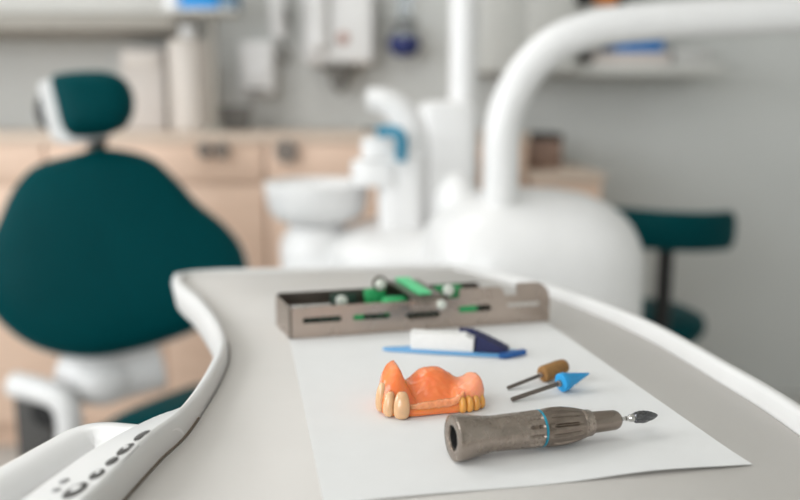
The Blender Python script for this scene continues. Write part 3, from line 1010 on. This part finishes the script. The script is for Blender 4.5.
bm = bmesh.new()
nth, nr = 96, 26
cx0, cy0 = 0, 8
rows = []
rows.append([dl(foot(2 * PI * i / nth)[0] * .93, foot(2 * PI * i / nth)[1] * .93 + .5, 0.3) for i in range(nth)])
rows.append([dl(foot(2 * PI * i / nth)[0] * .99, foot(2 * PI * i / nth)[1] * .99, 1.0) for i in range(nth)])
for j in range(nr):
    s = 1 - (j / nr)
    row = []
    for i in range(nth):
        fx, fy = foot(2 * PI * i / nth)
        e = 1 - math.exp(-((1 - s) / .05) * 1.2)
        x, y = cx0 + (fx - cx0) * s, cy0 + (fy - cy0) * s
        row.append(dl(x, y, 1.8 + (dheight(x, y) - 1.8) * (.55 + .45 * e)))
    rows.append(row)
loft(bm, rows)
obj('acrylic_base', bm, M_acr, dent, angle=80)


def tooth(x, y, z, wx, wy, hz_, yaw, m, lean=0.0):
    """a crown: squarish at the biting edge (down), rounded to the neck (up)"""
    bm = bmesh.new()
    loops = []
    n = 24
    cyw, syw = math.cos(yaw), math.sin(yaw)
    for j in range(1, 13):
        u = j / 13
        ph = PI * u
        s = math.sin(ph) ** .55
        taper = 1 - .36 * u
        zz = -math.cos(ph) * hz_ / 2
        L = []
        for i in range(n):
            th = 2 * PI * i / n
            ex = math.copysign(abs(math.cos(th)) ** .88, math.cos(th)) * wx / 2 * s * taper
            ey = math.copysign(abs(math.sin(th)) ** .8, math.sin(th)) * wy / 2 * s * (.75 + .25 * math.sin(ph)) + lean * (zz / hz_)
            L.append(dl(x + ex * cyw - ey * syw, y + ex * syw + ey * cyw, z + hz_ / 2 + zz))
        loops.append(L)
    loft(bm, loops)
    return obj('tooth', bm, m, dent, angle=80)


tooth(-19.8, -7.4, .1, 11.2, 7.5, 15.2, -.28, M_tooth, 2.6)
tooth(-26.2, -3.4, .4, 7.6, 7.0, 14.2, -.72, M_tooth, 2.4)
tooth(-29.6, 3.4, 1.0, 7.6, 6.5, 17.0, -1.25, M_tooth, 2.0)
for k, (x, y) in enumerate(((16.0, -5.2), (20.2, -4.6), (24.4, -3.2), (28.0, -.6))):
    tooth(x, y, .1, 5.6, 6.5, 9.4 - .2 * k, .12 + .2 * k, M_ytooth, 1.0)['label'] = 'yellowed back tooth'
# knobbly clear pink ridge along the front of the palate
bm = bmesh.new()
loops = []
fl = spline([(-15, -5.6, 5.2), (-6, -5.4, 5.6), (2, -4.6, 5.8), (10, -4.6, 6.4), (14.5, -4.2, 8.6), (17.5, -3.0, 11)], 9)
for i, p in enumerate(fl):
    u = i / (len(fl) - 1)
    r = 2.5 * math.sin(PI * (.1 + .8 * u)) ** .5 * (1 + .06 * math.sin(i * .83 + 2 * math.sin(i * .31)) + .05 * math.sin(i * 2.9))
    loops.append([dl(p.x, p.y + r * math.cos(2 * PI * q / 18) * (1 + .12 * math.sin(q * 2 + i)), p.z + r * math.sin(2 * PI * q / 18) * (1 + .1 * math.cos(q * 3 + i * 1.7))) for q in range(18)])
loft(bm, loops)
obj('clear_ridge', bm, mat('translucent_pink_acrylic', rgb(250, 160, 112), .15, var=.16, scale=420, bump=.6, bscale=420, sss=.8, sss_r=(1, .5, .3), coat=.4), dent, angle=80)
# the right flange of the base is a paler pink
nt = M_acr.node_tree
bs_ = nt.nodes['Principled BSDF']
tcn = nt.nodes.new('ShaderNodeTexCoord')
vs_ = nt.nodes.new('ShaderNodeVectorMath'); vs_.operation = 'SUBTRACT'; vs_.inputs[1].default_value = dn0
vd_ = nt.nodes.new('ShaderNodeVectorMath'); vd_.operation = 'DOT_PRODUCT'; vd_.inputs[1].default_value = dd
mr = nt.nodes.new('ShaderNodeMapRange'); mr.inputs['From Min'].default_value = .013; mr.inputs['From Max'].default_value = .022
mx = nt.nodes.new('ShaderNodeMix'); mx.data_type = 'RGBA'; mx.inputs[7].default_value = rgb(244, 160, 122)
old = bs_.inputs['Base Color'].links[0].from_socket
nt.links.new(tcn.outputs['Object'], vs_.inputs[0]); nt.links.new(vs_.outputs[0], vd_.inputs[0])
nt.links.new(vd_.outputs['Value'], mr.inputs['Value']); nt.links.new(mr.outputs['Result'], mx.inputs['Factor'])
nt.links.new(old, mx.inputs[6]); nt.links.new(mx.outputs[2], bs_.inputs['Base Color'])

# ------------------------------------------------------------------ denture brush
M_navy = mat('navy_bristles', rgb(26, 32, 78), .6, var=.15, scale=400, bump=.5, bscale=1500)
M_wbr = mat('white_bristles', rgb(234, 233, 230), .7, var=.03, scale=400, bump=.4, bscale=1500)
M_bl = mat('light_blue_plastic', rgb(104, 166, 214), .35, var=.03)
M_bl2 = mat('deep_blue_plastic', rgb(30, 92, 160), .35, var=.03)
bL, bR = onto(382, 351, PZ), onto(505, 358, PZ)
brush = thing('denture_brush', 'blue flat brush with white bristle block and navy tuft, before the cassette', 'brush', (bL + bR) / 2)
bd = (bR - bL).normalized()
bs = Vector((-bd.y, bd.x, 0))
Lb = (bR - bL).length


def bp(a_, b_, z_):
    return bL + bd * a_ + bs * b_ + up * z_


def slab(bm, pts, z0, z1, e=.0008):
    c_ = sum((Vector((p[0], p[1], 0)) for p in pts), Vector()) / len(pts)
    def L(s, z):
        return [bp(c_.x + (p[0] - c_.x) * s, c_.y + (p[1] - c_.y) * s, z) for p in pts]
    return loft(bm, [L(.98, z0), L(1, z0 + e), L(1, z1 - e), L(.98, z1)])


bm = bmesh.new()
slab(bm, [(0, .001), (.004, -.0005), (.03, -.001), (Lb - .012, -.001), (Lb, .0), (Lb + .012, .010), (Lb + .010, .014), (Lb - .03, .016), (.03, .013), (.004, .004)], 0.0003, .0024)
obj('handle', bm, M_bl, brush)
obj('end_cap', slab(bmesh.new(), [(Lb - .004, -.0035), (Lb + .001, -.003), (Lb + .0145, .0095), (Lb + .0115, .0105), (Lb - .002, -.0012)], .0004, .0042), M_bl2, brush)['label'] = 'deep blue end'
x0b = (onto(412, 350, PZ) - bL).dot(bd)
x1b = (onto(474, 352, PZ) - bL).dot(bd)
bm = bmesh.new()
def rowz(a_, z_, jig=0):
    return [bp(a_, .001, .0026), bp(a_ + jig, .001, z_), bp(a_ + jig, .0105, z_ + .0005), bp(a_, .0105, .0026)]
loops = []
for i in range(23):
    u = i / 22
    a_ = x0b + (x1b - x0b) * u
    zt_ = .0142 + .0003 * math.sin(i * 2.1) - .003 * max(0, u - .85) / .15
    loops.append(rowz(a_, zt_, (.001 if u > .5 else -.001) * .5))
loft(bm, loops)
obj('bristles', bm, M_wbr, brush, angle=30)['label'] = 'white bristle block'
x2b = (onto(508, 352, PZ) - bL).dot(bd)
bm = bmesh.new()
loops = []
for i in range(25):
    u = i / 24
    a_ = x1b - .012 + (x2b - x1b + .012) * u
    zt_ = .0160 - .0118 * max(0, (u - .22) / .78) ** 1.25 + .0003 * math.sin(i * 2.3)
    y0_ = .0108 if a_ < x1b + .0006 else .0015
    loops.append([bp(a_, y0_, .0026), bp(a_ + .001, y0_, zt_), bp(a_ + .001, .0145, zt_ + .0004), bp(a_, .0145, .0026)])
loft(bm, loops)
obj('bristles', bm, M_navy, brush, angle=30)['label'] = 'navy bristle tuft'

# ------------------------------------------------------------------ steel instrument cassette
kL, kR = onto(290, 339.5, PZ), onto(549, 321.5, PZ)
cas = thing('instrument_cassette', 'long slotted steel instrument cassette with green inserts at the paper far end', 'cassette', (kL + kR) / 2)
kd = (kR - kL).normalized()
ks = Vector((-kd.y, kd.x, 0))
KL = (kR - kL).length * 1000
KD = 44.0


def kp(a_, b_, z_):
    return kL + kd * (a_ * .001) + ks * (b_ * .001) + up * (z_ * .001 + .0003)


def inr(a_, z_, r):
    """inside a rounded slot r = (a0, a1, z0, z1)"""
    a0, a1, z0, z1 = r
    if not (a0 < a_ < a1 and z0 < z_ < z1):
        return False
    q = (z1 - z0) / 2
    if a_ < a0 + q:
        return (a_ - a0 - q) ** 2 + (z_ - z0 - q) ** 2 < q * q
    if a_ > a1 - q:
        return (a_ - a1 + q) ** 2 + (z_ - z0 - q) ** 2 < q * q
    return True


def sheet(top, slots, a0, a1, b0, b1, step=.75, zmax=34):
    """upright sheet with slots: top(a) gives the upper contour"""
    bm = bmesh.new()
    na, nz_ = int((a1 - a0) / step), int(zmax / step)
    vd = {}
    def v(i, j, s):
        if (i, j, s) not in vd:
            a_ = a0 + (a1 - a0) * i / na
            vd[(i, j, s)] = bm.verts.new(kp(a_, b0 if s == 0 else b1, min(j * step, top(a_))))
        return vd[(i, j, s)]
    ok = set()
    for i in range(na):
        for j in range(nz_):
            a_ = a0 + (a1 - a0) * (i + .5) / na
            z_ = (j + .5) * step
            if j * step < top(a_) - .05 and j * step < min(top(a0 + (a1 - a0) * i / na), top(a0 + (a1 - a0) * (i + 1) / na)) - .02 and not any(inr(a_, z_, s) for s in slots):
                ok.add((i, j))
    for (i, j) in ok:
        bm.faces.new([v(i, j, 0), v(i + 1, j, 0), v(i + 1, j + 1, 0), v(i, j + 1, 0)])
        bm.faces.new([v(i, j, 1), v(i, j + 1, 1), v(i + 1, j + 1, 1), v(i + 1, j, 1)])
        for (di, dj, p, q) in ((-1, 0, (0, 0), (0, 1)), (1, 0, (1, 0), (1, 1)), (0, -1, (0, 0), (1, 0)), (0, 1, (0, 1), (1, 1))):
            if (i + di, j + dj) not in ok:
                bm.faces.new([v(i + p[0], j + p[1], 0), v(i + q[0], j + q[1], 0), v(i + q[0], j + q[1], 1), v(i + p[0], j + p[1], 1)])
    return bm


def rnd(a_, a0, a1, z, r0, r1):
    """a bump from a0 to a1 of height z with rounded shoulders"""
    if a_ < a0 or a_ > a1:
        return -1
    if a_ < a0 + r0:
        return z - r0 + math.sqrt(max(0, r0 * r0 - (a0 + r0 - a_) ** 2))
    if a_ > a1 - r1:
        return z - r1 + math.sqrt(max(0, r1 * r1 - (a_ - a1 + r1) ** 2))
    return z


def ftop(a_):
    z = rnd(a_, 0, KL - 22, 24, 3, 2)
    z = max(z, rnd(a_, 134, KL - 39, 31.5, 1.5, 8))
    z = max(z, rnd(a_, KL - 30, KL, 33.5, .8, 14), rnd(a_, KL - 40, KL, 22.5, 1, 2))
    return z


bm = sheet(ftop, [(10, 40, 10.9, 16.1), (48.5, 78, 10.9, 16.1), (91, 119, 10.5, 14), (134, 162, 11.9, 17.1), (KL - 37, KL - 9, 14.5, 17.2)], 0, KL, 0, 1.0)
obj('front_panel', bm, M_steel, cas, smooth=False)
bm = sheet(lambda a_: rnd(a_, -6, KL - 44, 26, 4, 6), [(20, 60, 10, 15), (70, 110, 10, 15), (130, 160, 10, 15)], -6, KL - 44, KD, KD + 1, 1.0)
obj('back_panel', bm, M_dsteel, cas, smooth=False)


def kbox(a0, a1, b0, b1, z0, z1, bev=0, seg=2):
    bm = bx(a0, a1, b0, b1, z0, z1, bev, seg)
    for v in bm.verts:
        v.co = kp(*v.co)
    return bm


obj('edge', kbox(-.3, 1.6, -.35, -.05, .2, 23.5), M_dsteel, cas, smooth=False)
obj('base_plate', kbox(0.2, KL - .2, 1.05, KD - .05, 0, 1.0), M_dsteel, cas, smooth=False)
bm = bmesh.new()
loft(bm, [[kp(.1, .2, z_), kp(1.1, 1.1, z_), kp(-4.9, KD - .1, z_), kp(-6, KD - .1, z_)] for z_ in (.1, 24.5)])
obj('side_panel', bm, M_steel, cas, smooth=False)
obj('side_panel', kbox(KL - 45.2, KL - 44.2, 1.1, KD - .1, 1.05, 20), M_steel, cas, smooth=False)
# folded lip along the left of the front, bright
obj('lip', kbox(1.5, 32, -.2, 7, 24.1, 25.0, .4), M_chrome, cas)
# dark green rails with rounded combs, and bright green inserts
M_dgreen = mat('dark_green_silicone', rgb(40, 66, 54), .5, var=.08, scale=60)
for b0 in (14, 33):
    bm = kbox(8, KL - 48, b0, b0 + 5, 1.05, 9, .8)
    for a_ in range(14, int(KL - 52), 9):
        lathe(bm, kp(a_, b0 + .2, 9.2), ks, [(0, .0030), (.0046, .0030)], 12)
    obj('rail', bm, M_dgreen, cas)
obj('insert', kbox(76, 97, 12, 24, 9.1, 24, 4, 3), M_green, cas)
obj('insert', kbox(38, 60, 38.6, 43, 9, 23.5, 1.5, 2), M_dgreen, cas)
obj('insert', kbox(66, 84, 38.6, 43, 9, 26, 1.5, 2), M_green, cas)
obj('insert', kbox(126, 150, 38.6, 43, 9, 25.5, 1.5, 2), M_green, cas)
obj('insert', kbox(47, 58, 2.5, 8, 6, 19, 1.5, 2), M_green, cas)
obj('insert', kbox(134, 151, 2.5, 8, 6, 19, 1.5, 2), M_green, cas)
# round bosses along the inside
M_boss = mat('pale_nylon', rgb(206, 210, 200), .35, var=.03)
for (a_, b_, z_) in ((43, 23, 23), (127, 10, 30)):
    obj('stud', lathe(bmesh.new(), kp(a_, b_, z_), -ks, [(0, .003), (.004, .0042), (.005, .0046), (.007, .0046), (.008, .003)], 20), M_boss, cas)
    obj('stud_post', kbox(a_ - 1.5, a_ + 1.5, b_ - 1, b_ + 2, 1.05, z_ - 2.5), M_dsteel, cas, smooth=False)
# clasp strap over the middle
bm = bmesh.new()
sp = [(-1.4, 17, 96), (-1.6, 25, 96), (2, 28.0, 95), (KD - 2, 32, 86), (KD + 2.2, 30.5, 85), (KD + 2.2, 14, 85)]
loops = []
for b_, z_, a_ in sp:
    loops.append([kp(a_, b_, z_), kp(a_ + 26, b_, z_), kp(a_ + 26, b_ + .6, z_ - 1.1), kp(a_, b_ + .6, z_ - 1.1)])
loft(bm, loops)
clasp = obj('clasp', bm, mat('brushed_dark_steel', rgb(136, 128, 121), .38, 1.0, var=.1, scale=60), cas, angle=30)
bm = bmesh.new()
loft(bm, [[kp(102 + q, 1, 28.1 + e) for q, e in ((0, .4), (10, .4), (10, 2), (0, 2))], [kp(93 + q, KD - 1.5, 32 + e) for q, e in ((0, .4), (11, .4), (11, 2.2), (0, 2.2))]])
obj('strip', bm, mat('mint_green_silicone', rgb(90, 206, 140), .4, var=.03), clasp, smooth=False)['label'] = 'mint green strip'
obj('rivet', lathe(bmesh.new(), kp(77, 30, 32.5), -ks, [(0, .003), (.002, .0046), (.004, .0046), (.0055, .0034), (.006, .001)], 20), M_boss, clasp)
obj('rivet_seat', lathe(bmesh.new(), kp(77, 31.2, 32.5), -ks, [(0, .0064), (.001, .0064)], 20), M_dsteel, clasp)
obj('rivet', lathe(bmesh.new(), kp(119, -2.6, 20.5), -ks, [(0, .0038), (.0015, .0038), (.0028, .0025)], 20), M_boss, clasp)
obj('latch', kbox(94, 121, -2.6, -.2, 17.5, 24.5, .6), M_steel, cas)
obj('latch_lip', kbox(93, 118, -2.6, -.2, 8.6, 9.6, .3), M_steel, cas)
